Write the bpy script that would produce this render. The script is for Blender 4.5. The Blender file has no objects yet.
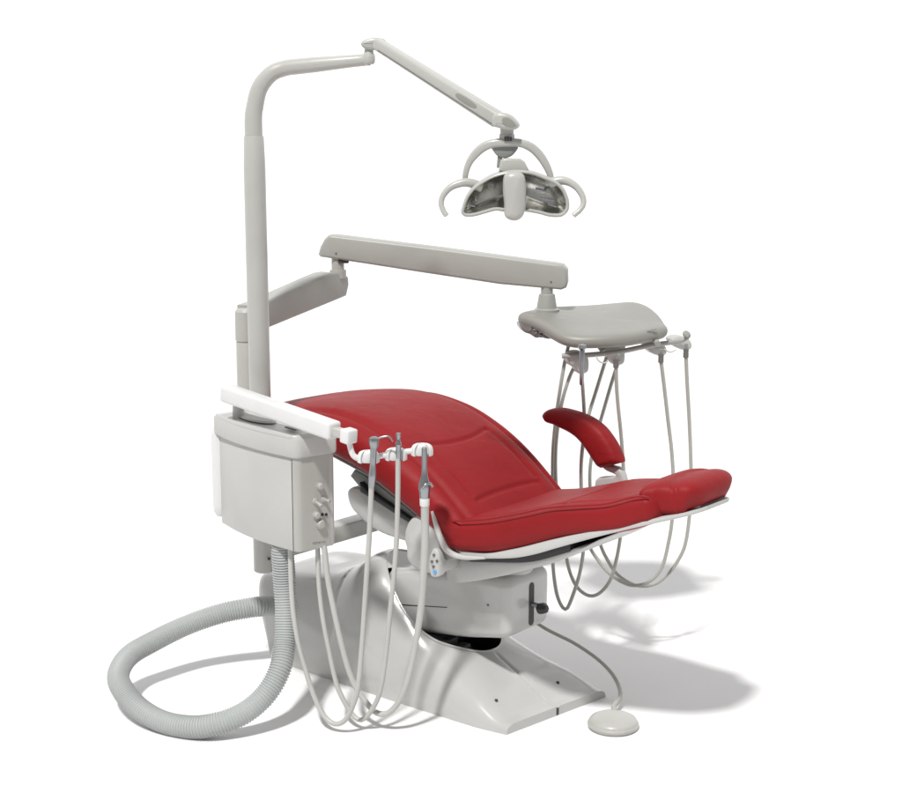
import bpy, bmesh, math, random
from mathutils import Vector, Matrix
random.seed(7)
SC = bpy.context.scene
COL = SC.collection

# ------------------------------------------------------------------ camera
F = 1500.0
TH = math.atan((400 - 110) / F)
EYE = 1.89
cd = bpy.data.cameras.new('camera')
cam = bpy.data.objects.new('camera', cd); COL.objects.link(cam)
cam.location = (0, 0, EYE)
cam.rotation_euler = (math.pi / 2 - TH, 0, 0)
cd.sensor_width = 36; cd.lens = F / 902 * 36
cd.clip_start = 0.05; cd.clip_end = 200
SC.camera = cam

# ------------------------------------------------------------------ world: even white studio, a little darker behind the camera
w = bpy.data.worlds.new('World'); SC.world = w; w.use_nodes = True
nt = w.node_tree; bg = nt.nodes['Background']
tc = nt.nodes.new('ShaderNodeTexCoord'); sx = nt.nodes.new('ShaderNodeSeparateXYZ')
mr = nt.nodes.new('ShaderNodeMapRange'); cr = nt.nodes.new('ShaderNodeValToRGB')
nt.links.new(tc.outputs['Generated'], sx.inputs[0])
nt.links.new(sx.outputs['Y'], mr.inputs['Value'])
mr.inputs['From Min'].default_value = -1; mr.inputs['From Max'].default_value = 1
nt.links.new(mr.outputs[0], cr.inputs[0])
e = cr.color_ramp.elements
e[0].position = 0.25; e[0].color = (.20, .20, .20, 1)
e[1].position = 0.85; e[1].color = (1, 1, 1, 1)
nt.links.new(cr.outputs[0], bg.inputs['Color'])
bg.inputs['Strength'].default_value = 1.22

# ------------------------------------------------------------------ lamps
def area(name, frm, to, size, power, col=(1, 1, 1)):
    l = bpy.data.lights.new(name, 'AREA'); l.shape = 'DISK'; l.size = size; l.energy = power; l.color = col
    o = bpy.data.objects.new(name, l); COL.objects.link(o)
    o.location = frm
    o.rotation_euler = (Vector(to) - Vector(frm)).to_track_quat('-Z', 'Y').to_euler()
    return o
aim = Vector((0.1, 4.7, 0.5)); ld = Vector((-.22, -.60, 1)).normalized()
area('key_lamp', aim + ld * 30, aim, 2.3, 9400, (1, .985, .96))

SC.view_settings.view_transform = 'Standard'; SC.view_settings.look = 'None'
SC.view_settings.exposure = 0; SC.view_settings.gamma = 1
SC.render.resolution_x = 1024; SC.render.resolution_y = 908

# ------------------------------------------------------------------ coordinates
cT, sT = math.cos(TH), math.sin(TH)
CAM = Vector((0, 0, EYE))
def ray(px, py):
    x = (px - 451) / F; y = (400 - py) / F
    return Vector((x, cT + y * sT, -sT + y * cT))
def D(px, py, Y):
    d = ray(px, py); return CAM + d * (Y / d.y)
def Hp(px, py, z):
    d = ray(px, py); return CAM + d * ((z - EYE) / d.z)
YAW = math.radians(40)
U = Vector((math.cos(YAW), -math.sin(YAW), 0)); V = Vector((math.sin(YAW), math.cos(YAW), 0)); Z = Vector((0, 0, 1))
N = Hp(550, 713, 0)
def ch(u, v, z): return N + U * u + V * v + Z * z
def on_plane(px, py, P, n):
    d = ray(px, py); return CAM + d * ((P - CAM).dot(n) / d.dot(n))
def Vp(px, py, v): return on_plane(px, py, N + V * v, V)
def uvz(p):
    q = p - N; return q.dot(U), q.dot(V), q.z

# ------------------------------------------------------------------ materials
def mat(name, col, rough=.4, metal=0., bump=0., bscale=60., var=.04, vscale=6., coat=0., spec=.5, rvar=.08):
    m = bpy.data.materials.new(name); m.use_nodes = True
    t = m.node_tree; b = t.nodes['Principled BSDF']
    tcn = t.nodes.new('ShaderNodeTexCoord')
    n1 = t.nodes.new('ShaderNodeTexNoise'); n1.inputs['Scale'].default_value = vscale; n1.inputs['Detail'].default_value = 5
    t.links.new(tcn.outputs['Object'], n1.inputs['Vector'])
    r = t.nodes.new('ShaderNodeValToRGB')
    r.color_ramp.elements[0].position = .3; r.color_ramp.elements[1].position = .7
    r.color_ramp.elements[0].color = tuple(c * (1 - var) for c in col) + (1,)
    r.color_ramp.elements[1].color = tuple(min(1, c * (1 + var)) for c in col) + (1,)
    t.links.new(n1.outputs['Fac'], r.inputs[0]); t.links.new(r.outputs[0], b.inputs['Base Color'])
    mp = t.nodes.new('ShaderNodeMapRange')
    mp.inputs['To Min'].default_value = max(0, rough - rvar); mp.inputs['To Max'].default_value = rough + rvar
    n3 = t.nodes.new('ShaderNodeTexNoise'); n3.inputs['Scale'].default_value = vscale * 4; n3.inputs['Detail'].default_value = 4
    t.links.new(tcn.outputs['Object'], n3.inputs['Vector'])
    t.links.new(n3.outputs['Fac'], mp.inputs['Value']); t.links.new(mp.outputs[0], b.inputs['Roughness'])
    b.inputs['Metallic'].default_value = metal
    b.inputs['Coat Weight'].default_value = coat; b.inputs['Coat Roughness'].default_value = .12
    b.inputs['Specular IOR Level'].default_value = spec
    if bump > 0:
        n2 = t.nodes.new('ShaderNodeTexNoise'); n2.inputs['Scale'].default_value = bscale; n2.inputs['Detail'].default_value = 6
        bp = t.nodes.new('ShaderNodeBump'); bp.inputs['Strength'].default_value = bump; bp.inputs['Distance'].default_value = .004
        t.links.new(tcn.outputs['Object'], n2.inputs['Vector']); t.links.new(n2.outputs['Fac'], bp.inputs['Height'])
        t.links.new(bp.outputs[0], b.inputs['Normal'])
    return m
M = dict(
    paint=mat('warm_grey_paint', (.44, .44, .415), .34, bump=.04, bscale=220, coat=.25),
    arm=mat('taupe_grey_paint', (.36, .36, .335), .42, bump=.05, bscale=220),
    base=mat('grey_gloss_cover', (.47, .47, .46), .2, bump=.03, bscale=30, coat=.35),
    shell=mat('pale_grey_plastic', (.52, .52, .51), .34, bump=.03, bscale=120),
    white=mat('white_plastic', (.68, .68, .68), .34, bump=.02, bscale=120),
    panel=mat('shaded_side_paint', (.40, .395, .37), .4, bump=.05, bscale=220),  # darker than the front paint: shade on the cabinet side put into colour
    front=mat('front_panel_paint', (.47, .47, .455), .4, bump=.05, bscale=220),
    tray=mat('tray_paint', (.265, .262, .24), .42, bump=.05, bscale=220),
    hose=mat('grey_tubing', (.40, .40, .365), .45, bump=.03),
    hose2=mat('pale_tubing', (.47, .47, .45), .4, bump=.03),
    corr=mat('corrugated_grey_vinyl', (.40, .42, .415), .5, bump=.05),
    steel=mat('brushed_steel', (.33, .345, .36), .33, metal=1., var=.1),
    dark=mat('black_rubber', (.018, .018, .02), .45, bump=.1),  # also colours the filler that stands for shade under the seat pan
    grey=mat('mid_grey_plastic', (.24, .25, .24), .45),
    ink=mat('grey_ink', (.14, .13, .125), .6),
    mark=mat('soft_grey_ink', (.24, .235, .225), .6),
    seam=mat('panel_gap', (.05, .05, .048), .7),
    blue=mat('blue_button', (.10, .36, .75), .4),
    mirror=mat('lamp_reflector', (.85, .84, .80), .20, metal=1., bump=.5, bscale=9, var=.2),
)
def leather():
    m = mat('red_upholstery', (.25, .0115, .014), .54, var=.07, vscale=6, spec=.18)
    t = m.node_tree; b = t.nodes['Principled BSDF']; tcn = t.nodes.new('ShaderNodeTexCoord')
    vo = t.nodes.new('ShaderNodeTexVoronoi'); vo.inputs['Scale'].default_value = 420
    nz = t.nodes.new('ShaderNodeTexNoise'); nz.inputs['Scale'].default_value = 7; nz.inputs['Detail'].default_value = 3
    nz.inputs['Distortion'].default_value = .6
    b1 = t.nodes.new('ShaderNodeBump'); b1.inputs['Strength'].default_value = .16; b1.inputs['Distance'].default_value = .001
    b2 = t.nodes.new('ShaderNodeBump'); b2.inputs['Strength'].default_value = .35; b2.inputs['Distance'].default_value = .012
    t.links.new(tcn.outputs['Object'], vo.inputs['Vector']); t.links.new(tcn.outputs['Object'], nz.inputs['Vector'])
    mp = t.nodes.new('ShaderNodeMapping'); mp.inputs['Rotation'].default_value = (0, math.radians(15), math.radians(40)); mp.inputs['Scale'].default_value = (3.5, 9, 22)
    nw = t.nodes.new('ShaderNodeTexNoise'); nw.inputs['Scale'].default_value = 1.0; nw.inputs['Detail'].default_value = 3; nw.inputs['Distortion'].default_value = .8
    b3 = t.nodes.new('ShaderNodeBump'); b3.inputs['Strength'].default_value = .25; b3.inputs['Distance'].default_value = .010
    t.links.new(tcn.outputs['Object'], mp.inputs[0]); t.links.new(mp.outputs[0], nw.inputs['Vector']); t.links.new(nw.outputs['Fac'], b3.inputs['Height'])
    t.links.new(b3.outputs[0], b2.inputs['Normal'])
    t.links.new(nz.outputs['Fac'], b2.inputs['Height']); t.links.new(vo.outputs['Distance'], b1.inputs['Height'])
    t.links.new(b2.outputs[0], b1.inputs['Normal']); t.links.new(b1.outputs[0], b.inputs['Normal'])
    return m
M['red'] = leather()

# ------------------------------------------------------------------ scene tree helpers
def thing(name, loc, label, cat, group=None):
    o = bpy.data.objects.new(name, None); COL.objects.link(o)
    o.location = loc; o.empty_display_size = .1
    o['label'] = label; o['category'] = cat
    if group: o['group'] = group
    return o
def origin(o):
    p = Vector(o.location)
    while o.parent: o = o.parent; p += Vector(o.location)
    return p
def obj(name, bm, m, parent=None, angle=38, label=None):
    if parent is not None:
        bmesh.ops.translate(bm, vec=-origin(parent), verts=bm.verts)
    bmesh.ops.recalc_face_normals(bm, faces=bm.faces)
    me = bpy.data.meshes.new(name); bm.to_mesh(me); bm.free()
    me.materials.append(M[m] if isinstance(m, str) else m)
    for p in me.polygons: p.use_smooth = True
    me.set_sharp_from_angle(angle=math.radians(angle))
    o = bpy.data.objects.new(name, me); COL.objects.link(o)
    if parent is not None: o.parent = parent
    if label: o['label'] = label
    return o

# ------------------------------------------------------------------ shape helpers
def spline(pts, n, closed=False):
    """resampled Catmull-Rom through pts (Vectors of any size)"""
    P = [Vector(p) for p in pts]; k = len(P); segs = k if closed else k - 1
    def g(i):
        if closed: return P[i % k]
        if i < 0: return P[0] * 2 - P[1]
        if i >= k: return P[-1] * 2 - P[-2]
        return P[i]
    dense = []
    for s in range(segs):
        a, b, c, d = g(s - 1), g(s), g(s + 1), g(s + 2)
        for j in range(24):
            t = j / 24
            dense.append(.5 * ((2 * b) + (c - a) * t + (2 * a - 5 * b + 4 * c - d) * t * t + (3 * b - a - 3 * c + d) * t ** 3))
    dense.append(P[0].copy() if closed else P[-1].copy())
    L = [0]
    for i in range(1, len(dense)): L.append(L[-1] + (dense[i] - dense[i - 1]).length)
    out = []; j = 0; m = n if closed else n - 1
    for i in range(n):
        t = L[-1] * i / m
        while j < len(L) - 2 and L[j + 1] < t: j += 1
        f = (t - L[j]) / max(1e-9, L[j + 1] - L[j])
        out.append(dense[j].lerp(dense[j + 1], f))
    return out
def lerp_list(xs, ys, x):
    n = len(xs)
    if x <= xs[0]: return ys[0]
    if x >= xs[-1]: return ys[-1]
    def slope(i):
        if i <= 0 or i >= n - 1: return 0.
        a = (ys[i] - ys[i - 1]) / (xs[i] - xs[i - 1]); b = (ys[i + 1] - ys[i]) / (xs[i + 1] - xs[i])
        return 0. if a * b <= 0 else 2 * a * b / (a + b)
    i = 1
    while xs[i] < x: i += 1
    h = xs[i] - xs[i - 1]; t = (x - xs[i - 1]) / h
    d = (ys[i] - ys[i - 1]) / h
    m0 = slope(i - 1) if i > 1 else d; m1 = slope(i) if i < n - 1 else d
    t2, t3 = t * t, t * t * t
    return (2 * t3 - 3 * t2 + 1) * ys[i - 1] + (t3 - 2 * t2 + t) * h * m0 + (3 * t2 - 2 * t3) * ys[i] + (t3 - t2) * h * m1
def rings(bm, R, closed_ring=True, cap=True):
    VS = [[bm.verts.new(p) for p in r] for r in R]
    n = len(R[0]); m = n if closed_ring else n - 1
    for a, b in zip(VS, VS[1:]):
        for i in range(m):
            bm.faces.new((a[i], a[(i + 1) % n], b[(i + 1) % n], b[i]))
    if cap and closed_ring:
        bm.faces.new(VS[0]); bm.faces.new(list(reversed(VS[-1])))
    return VS
def tube(bm, pts, r, n=None, seg=14, raw=False, flat=1.0):
    """round tube along a curve; r a number or a list matched to pts"""
    P = [Vector(p) for p in pts] if raw else spline(pts, n or max(12, 8 * len(pts)))
    k = len(P); T = []
    for i in range(k):
        T.append((P[min(k - 1, i + 1)] - P[max(0, i - 1)]).normalized())
    ref = Vector((0, 0, 1)) if abs(T[0].z) < .9 else Vector((0, 1, 0))
    nrm = (ref - T[0] * ref.dot(T[0])).normalized(); R = []
    for i in range(k):
        nrm = (nrm - T[i] * nrm.dot(T[i])).normalized(); bi = T[i].cross(nrm)
        if callable(r): rr = r(i / (k - 1))
        elif isinstance(r, (list, tuple)):
            x = i / (k - 1) * (len(r) - 1); a = min(int(x), len(r) - 2); rr = r[a] + (r[a + 1] - r[a]) * (x - a)
        else: rr = r
        R.append([P[i] + (nrm * math.cos(q) + bi * math.sin(q) * flat) * rr for q in [2 * math.pi * j / seg for j in range(seg)]])
    rings(bm, R); return bm
def cyl(bm, a, b, r, r2=None, seg=28, bev=.0):
    """cylinder or cone between two points, with soft rims"""
    a = Vector(a); b = Vector(b); r2 = r if r2 is None else r2
    d = (b - a); L = d.length; d.normalize()
    ref = Vector((0, 0, 1)) if abs(d.z) < .9 else Vector((1, 0, 0))
    x = (ref - d * ref.dot(d)).normalized(); y = d.cross(x)
    prof = [(0, r), (L, r2)] if bev <= 0 else [(0, r - bev), (bev * .3, r - bev * .3), (bev, r), (L - bev, r2), (L - bev * .3, r2 - bev * .3), (L, r2 - bev)]
    R = [[a + d * t + (x * math.cos(q) + y * math.sin(q)) * rr for q in [2 * math.pi * j / seg for j in range(seg)]] for t, rr in prof]
    rings(bm, R); return bm
def lathe(bm, c, prof, seg=40, axis=Z, sx=1., xdir=None):
    """profile of (radius, height) spun round an axis at c"""
    axis = Vector(axis).normalized()
    ref = Vector(xdir) if xdir else (Vector((1, 0, 0)) if abs(axis.x) < .9 else Vector((0, 1, 0)))
    x = (ref - axis * ref.dot(axis)).normalized(); y = axis.cross(x)
    R = [[Vector(c) + axis * h + (x * math.cos(q) * sx + y * math.sin(q)) * max(r, 1e-4) for q in [2 * math.pi * j / seg for j in range(seg)]] for r, h in prof]
    rings(bm, R); return bm
def box(bm, c, ax, ay, az, hx, hy, hz, bev=.004, seg=3):
    ax, ay, az = [Vector(q).normalized() for q in (ax, ay, az)]
    b2 = bmesh.new(); vs = []
    for sx_ in (-1, 1):
        for sy in (-1, 1):
            for sz in (-1, 1): vs.append(b2.verts.new(Vector(c) + ax * hx * sx_ + ay * hy * sy + az * hz * sz))
    for f in ((0, 1, 3, 2), (4, 6, 7, 5), (0, 4, 5, 1), (2, 3, 7, 6), (0, 2, 6, 4), (1, 5, 7, 3)): b2.faces.new([vs[i] for i in f])
    bmesh.ops.recalc_face_normals(b2, faces=b2.faces)
    if bev > 0: bmesh.ops.bevel(b2, geom=b2.edges[:], offset=bev, segments=seg, profile=.5, affect='EDGES', clamp_overlap=True)
    merge(bm, b2); return bm
def merge(bm, b2):
    me = bpy.data.meshes.new('t'); b2.to_mesh(me); b2.free(); bm.from_mesh(me); bpy.data.meshes.remove(me)
def beam(bm, a, b, hw, hh, bev=.006, hw2=None, hh2=None, up=Z):
    """box beam between two points, optionally tapered"""
    a = Vector(a); b = Vector(b); d = (b - a).normalized(); s = d.cross(up).normalized(); t = s.cross(d).normalized()
    hw2 = hw if hw2 is None else hw2; hh2 = hh if hh2 is None else hh2
    b2 = bmesh.new(); R = []
    for p, x, y in ((a, hw, hh), (b, hw2, hh2)):
        R.append([p + s * x * i + t * y * j for i, j in ((-1, -1), (1, -1), (1, 1), (-1, 1))])
    rings(b2, R); bmesh.ops.recalc_face_normals(b2, faces=b2.faces)
    bmesh.ops.bevel(b2, geom=b2.edges[:], offset=bev, segments=3, profile=.5, affect='EDGES', clamp_overlap=True)
    merge(bm, b2); return bm
def slab(bm, outline, P, n, thick, bev=.006, res=0, puff=0.):
    """a solid with the given outline on a vertical plane, its own thickness and rounded rims"""
    n = Vector(n).normalized()
    if n.y < 0: n = -n
    pts = [on_plane(x, y, Vector(P), n) for x, y in outline]
    if res: pts = spline(pts, res, closed=True)
    c = sum(pts, Vector()) / len(pts); k = len(pts)
    def inset(d):
        out = []
        for i in range(k):
            t = (pts[(i + 1) % k] - pts[i - 1]).normalized(); m = t.cross(n)
            if m.dot(c - pts[i]) < 0 and False: m = -m
            out.append((pts[i], m))
        return out
    area2 = sum(((pts[i] - c).cross(pts[(i + 1) % k] - c)).dot(n) for i in range(k))
    sg = -1 if area2 > 0 else 1
    def ring(d, off):
        R = []
        for i in range(k):
            e1 = (pts[i] - pts[i - 1]).normalized(); e2 = (pts[(i + 1) % k] - pts[i]).normalized()
            m1 = e1.cross(n); m2 = e2.cross(n); m = (m1 + m2)
            m = m.normalized() / max(.6, math.sqrt(max(.1, (1 + m1.dot(m2)) / 2))) if m.length > 1e-6 else m1
            R.append(pts[i] + m * d * sg + n * off)
        return R
    b = bev; prof = [(b, 0), (b * .5, b * .13), (b * .13, b * .5), (0, b), (0, thick - b), (b * .13, thick - b * .5), (b * .5, thick - b * .13), (b, thick)]
    R = [ring(d, o) for d, o in prof]
    if puff > 0:
        cc = sum(R[0], Vector()) / k
        R = [[cc.lerp(p, f) - n * puff * (1 - f * f) for p in R[0]] for f in (.12, .35, .6, .82)] + R
    rings(bm, R); return bm

def loft_uv(bm, stations, ring_n=120, e1=.45, e2=.6, groove=None, flare=0., top_dish=0.):
    """padded cushion: stations of (u, z_top, tangent angle, half width, thickness, v centre); rounded rectangular section"""
    R = []
    for st in stations:
        u, z, ang, hw, th, vc = st
        nu, nz = -math.sin(ang), math.cos(ang); ring = []
        for j in range(ring_n):
            a = 2 * math.pi * j / ring_n
            ca, sa = math.cos(a), math.sin(a)
            x = math.copysign(abs(ca) ** e1, ca); y = math.copysign(abs(sa) ** e2, sa)
            d = -th / 2 + th / 2 * y
            wv = hw * x * (1 + flare * (-y) * .5)
            if sa > 0:
                d -= top_dish * (1 - x * x) * min(1, hw / .15)
                if groove: d -= groove(u, wv + vc) * min(1, sa * 3)
            ring.append(ch(u + nu * d, vc + wv, z + nz * d))
        R.append(ring)
    rings(bm, R); return bm
def stations(prof, n, width, thick, end0=.05, end1=.05, vc=lambda t: 0., pw=2.4, mid=True):
    """prof: (u, z) points on the top line; both ends are rounded off"""
    P = spline([Vector((a, b, 0)) for a, b in prof], 400)
    L = [0]
    for i in range(1, 400): L.append(L[-1] + (P[i] - P[i - 1]).length)
    tot = L[-1]; out = []
    ts = []
    for i in range(n + 1):
        x = i / n; ts.append(x)
    extra = [end0 / tot * (1 - math.cos(q * math.pi / 16)) for q in range(9)] + [1 - end1 / tot * (1 - math.cos(q * math.pi / 16)) for q in range(9)]
    ts = sorted(set(ts + extra))
    for t in ts:
        s = t * tot; i = min(398, int(t * 399)); f = t * 399 - i
        p = P[i].lerp(P[i + 1], f); tg = (P[i + 1] - P[max(0, i - 1)]); ang = math.atan2(tg.y, tg.x)
        k = 1.
        if s < end0: k = (1 - (1 - s / end0) ** pw) ** (1 / pw) if s > 0 else .03
        if tot - s < end1: k = min(k, (1 - (1 - (tot - s) / end1) ** pw) ** (1 / pw) if tot - s > 1e-6 else .03)
        k = max(k, .03)
        hw, th = width(t), thick(t)
        lost = th * (1 - k) * .5
        hw2 = hw - (1 - k) * min(hw * .9, .06)
        out.append((p.x + math.sin(ang) * lost, p.y - math.cos(ang) * lost, ang, hw2, th * k, vc(t)))
    return out
def interp(xs, ys): return lambda t: lerp_list(xs, ys, t)

# =================================================================== SETTING
bm = bmesh.new()
seg = 96; R = []
for r in (0.01, 3, 5, 7):
    R.append([Vector((r * math.cos(2 * math.pi * j / seg), 5 + r * math.sin(2 * math.pi * j / seg), 0)) for j in range(seg)])
rings(bm, R, cap=False)
fl = obj('floor', bm, mat('white_studio_floor', (.82, .82, .82), .8, var=.01, spec=.05)); fl['kind'] = 'structure'

# =================================================================== DENTAL CHAIR
chair = thing('dental_chair', ch(-.5, 0, 0), 'reclined red upholstered dental chair on a glossy grey moulded base', 'dental chair')

# --- base cover
TU = [-1.13, -1.115, -1.09, -1.0, -.85, -.75, -.68, -.62, -.55, -.445, -.35, -.29, -.2, -.1, 0.0, .03]
TZ = [.0, .20, .28, .30, .32, .37, .415, .42, .385, .298, .225, .193, .14, .09, .036, .03]
def base_z(u, s):
    t = lerp_list(TU, TZ, u)
    pw = lerp_list([-1.13, -.95, -.75, -.3, -.08, .03], [12, 9, 3.2, 3.2, 8, 16], u)
    e = max(0., 1 - abs(s) ** pw) ** .5
    if s > 0: t *= 1 - lerp_list([-1.13, -.8, -.6, -.2, 0], [.0, .0, .2, .2, .0], u) * s
    hump = 1.
    return max(.0, t * e * hump)
def base_v(u, s):
    hw = lerp_list([-1.13, -1.05, -.9, -.5, -.1, .03], [.225, .242, .245, .250, .242, .225], u)
    return hw * s
def skew(u, v): return u + .13 * v * max(0, (u + .6) / .6) - .05 * max(0, (-.8 - u) / .33)
OC, OA, OB = -.445, .205, .158
bm = bmesh.new(); NU, NS = 150, 130; G = []
ss = [math.sin((i / NS - .5) * math.pi) for i in range(NS + 1)]
uu = [-1.13 + 1.16 * i / NU for i in range(NU + 1)]
for u in uu:
    row = []
    for s in ss:
        v = base_v(u, s); z = base_z(u, s)
        g = math.exp(-((v - .0) / .005) ** 2) * (.006 if u > -.22 else 0)      # centre joint
        g2 = math.exp(-((u + .80 + .25 * v) / .005) ** 2) * .006                # rear cover joint
        zz_ = max(0, z - g - g2); back_in = .14 * max(0, (-1.0 - u) / .13) * max(0, 1 - zz_ / .28)
        row.append(bm.verts.new(ch(skew(u, v) + back_in, v, zz_)))
    G.append(row)
for i in range(NU):
    for j in range(NS):
        um = (uu[i] + uu[i + 1]) / 2; vm = base_v(um, (ss[j] + ss[j + 1]) / 2)
        if ((um - OC) / OA) ** 2 + (vm / OB) ** 2 < 1: continue
        bm.faces.new((G[i][j], G[i + 1][j], G[i + 1][j + 1], G[i][j + 1]))
# front end wall
btm = [bm.verts.new(Vector((v.co.x, v.co.y, 0))) for v in G[-1]]
for j in range(NS):
    if (G[-1][j].co - btm[j].co).length > 1e-6 or True:
        try: bm.faces.new((G[-1][j], btm[j], btm[j + 1], G[-1][j + 1]))
        except ValueError: pass
loose = [v for v in bm.verts if not v.link_faces]
bmesh.ops.delete(bm, geom=loose, context='VERTS')
# snap the ragged hole edge to the ellipse
for v in bm.verts:
    if v.is_boundary:
        u_, v_, z_ = uvz(v.co)
        d = math.hypot((u_ - OC) / OA, v_ / OB)
        if .9 < d < 1.25:
            k = 1.03 / d; u2 = OC + (u_ - OC) * k; v2 = v_ * k
            hw = base_v(u2, 1.); z2 = base_z(u2, v2 / hw)
            v.co = ch(u2, v2, z2)
base = obj('base_cover', bm, 'base', chair, angle=50)
# rolled rim round the opening
bm = bmesh.new(); ring = []
for j in range(120):
    a = 2 * math.pi * j / 120; u_ = OC + OA * 1.03 * math.cos(a); v_ = OB * 1.03 * math.sin(a)
    ring.append(ch(skew(u_, v_) if False else u_, v_, base_z(u_, v_ / base_v(u_, 1.)) - .002))
inner = [p - Z * .02 + (ch(OC, 0, p.z) - p) * .02 for p in ring]
R = []
def sc(ring, k, dz): 
    c = ch(OC, 0, 0); return [Vector((c.x + (p.x - c.x) * k, c.y + (p.y - c.y) * k, p.z + dz)) for p in ring]
rings(bm, [sc(ring, 1.03, -.002), sc(ring, 1.018, .0018), sc(ring, 1.0, .003), sc(ring, .985, -.003), sc(ring, .985, -.03)], cap=False)
obj('opening_rim', bm, 'base', base)
bm = bmesh.new()
low = [Vector((p.x, p.y, max(.03, p.z * .35))) for p in sc(ring, .9, 0)]
rings(bm, [sc(ring, .984, -.012), sc(ring, .97, -.05), low, [Vector((p.x, p.y, .02)) for p in sc(ring, .3, 0)]], cap=False)
obj('opening_liner', bm, 'dark', base)
# dark mechanism inside the opening, under the arm
bm = bmesh.new()
for k in range(3):
    box(bm, ch(-.42 + .055 * k, -.075, .155 - .012 * k), U, V, Z, .018, .035, .045, .006)
cyl(bm, ch(-.40, -.13, .17), ch(-.40, .1, .17), .03)
obj('lift_mechanism', bm, 'dark', base)
bm = bmesh.new()
for u_, v_ in ((-.07, -.165), (-.055, .10)):
    p = ch(skew(u_, v_), v_, base_z(u_, v_ / base_v(u_, 1.)))
    lathe(bm, p, [(.0, .004), (.004, .004), (.0055, .002), (.006, -.004)], seg=16)
    obj('screw', bm, 'seam', base); bm = bmesh.new()
box(bm, ch(.0235, .0, .014), U, V, Z, .008, .006, .012, .002)
obj('cord_notch', bm, 'seam', base)

bm = bmesh.new()
bm.faces.new([bm.verts.new(p - Z * .003) for p in sc(ring, .987, 0)[45:76]])
obj('neck_cover', bm, 'base', base, angle=80)
# --- lift arm housing
bm = bmesh.new(); b2 = bmesh.new()
prof = [(-.60, .10), (-.44, .195), (-.25, .222), (-.083, .258), (-.083, .45), (-.25, .44), (-.45, .415), (-.60, .385)]
a_ = [b2.verts.new(ch(u_, -.12, z_)) for u_, z_ in prof]; c_ = [b2.verts.new(ch(u_, .11, z_)) for u_, z_ in prof]
b2.faces.new(a_); b2.faces.new(list(reversed(c_)))
for i in range(8): b2.faces.new((a_[i], c_[i], c_[(i + 1) % 8], a_[(i + 1) % 8]))
bmesh.ops.recalc_face_normals(b2, faces=b2.faces)
bmesh.ops.bevel(b2, geom=b2.edges[:], offset=.03, segments=6, profile=.5, affect='EDGES', clamp_overlap=True)
merge(bm, b2)
lift = obj('lift_arm', bm, 'base', chair, angle=60)
FU = -.083
bm = bmesh.new()
sl = [(.0 + .012 * math.sin(a), (.045 if math.cos(a) > 0 else -.045) + .012 * math.cos(a)) for a in [2 * math.pi * i / 32 for i in range(32)]]
rings(bm, [[ch(FU - .004, v_ + .005, .345 + z_ * 1.25) for v_, z_ in sl], [ch(FU + .0025, v_ + .005, .345 + z_ * 1.25) for v_, z_ in sl]])
obj('adjustment_slot', bm, 'seam', lift)
bm = bmesh.new()
cyl(bm, ch(FU - .01, .005, .345), ch(FU + .035, .005, .345), .008)
lever = obj('lever', bm, 'steel', lift)
bm = bmesh.new()
lathe(bm, ch(FU + .028, .005, .338), [(.004, -.0), (.016, .002), (.02, .012), (.018, .024), (.012, .034), (.003, .036)], axis=U * 1 + Z * .1, seg=6)
obj('knob', bm, 'dark', lift)
bm = bmesh.new(); beam(bm, Vp(386, 603.5, -.1208), Vp(447, 607.5, -.1208), .0008, .0012, .0002)
obj('cover_joint', bm, 'seam', lift)
bm = bmesh.new()
p = Vp(488, 605, -.1205); lathe(bm, p, [(.0, .002), (.0035, .002), (.004, -.002)], axis=-V, seg=14)
obj('screw', bm, 'ink', lift)

# --- swivel plate, seat carriage, seat pan
bm = bmesh.new()
lathe(bm, ch(-.20, 0, .435), [(.10, 0), (.105, .004), (.105, .02), (.098, .026), (.095, .04), (.09, .045), (.088, .10)], seg=64)
obj('swivel_plate', bm, 'shell', chair)
bm = bmesh.new()
def strip(bm, us, zt, zb, hwf, bev=.012):
    """solid whose side view is the band between two lines, its width given along u"""
    b2 = bmesh.new(); R = []
    for u_ in us:
        t = zt(u_); b = zb(u_); hw = hwf(u_); r = min(bev, (t - b) * .45)
        pr = [(-hw + r, t), (hw - r, t), (hw - r * .3, t - r * .3), (hw, t - r), (hw, b + r), (hw - r * .3, b + r * .3), (hw - r, b), (-hw + r, b), (-hw + r * .3, b + r * .3), (-hw, b + r), (-hw, t - r), (-hw + r * .3, t - r * .3)]
        R.append([ch(u_, v_, z_) for v_, z_ in pr])
    rings(b2, R); merge(bm, b2)
def pxline(pts, v):
    vv = lambda x: v if v is not None else (-.27 + .08 * max(0, min(1, (x - 450) / 200)) + .11 * max(0, (x - 650) / 62))
    q = sorted([(uvz(Vp(x, y, vv(x)))[0], uvz(Vp(x, y, vv(x)))[2]) for x, y in pts])
    return interp([a for a, b in q], [b for a, b in q])
pan_b = pxline([(453, 560), (493, 559.5), (515, 558.5), (533, 555.5), (560, 548), (605, 536), (650, 526), (690, 517), (712, 510)], None)
pan_t = pxline([(447, 551), (480, 555), (514, 550.5), (553, 541), (600, 531), (650, 522), (690, 514), (712, 507)], None)
us = [-.19 + .77 * i / 60 for i in range(61)]
strip(bm, us, lambda u_: pan_t(u_) + .006, lambda u_: pan_b(u_) + .003, lambda u_: lerp_list([-.19, -.15, .0, .16, .31, .47, .56, .58], [.23, .262, .258, .245, .218, .182, .10, .06], u_), .006)
obj('seat_pan', bm, 'shell', chair)
bm = bmesh.new()
us = [-.17 + .38 * i / 20 for i in range(21)]
strip(bm, us, lambda u_: pan_b(u_) + .006, lambda u_: pan_b(u_) - .022, lambda u_: .20, .003)
obj('track_gap_shade', bm, 'dark', chair)  # solid dark filler standing in for shade between pan and carriage
bm = bmesh.new()
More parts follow.
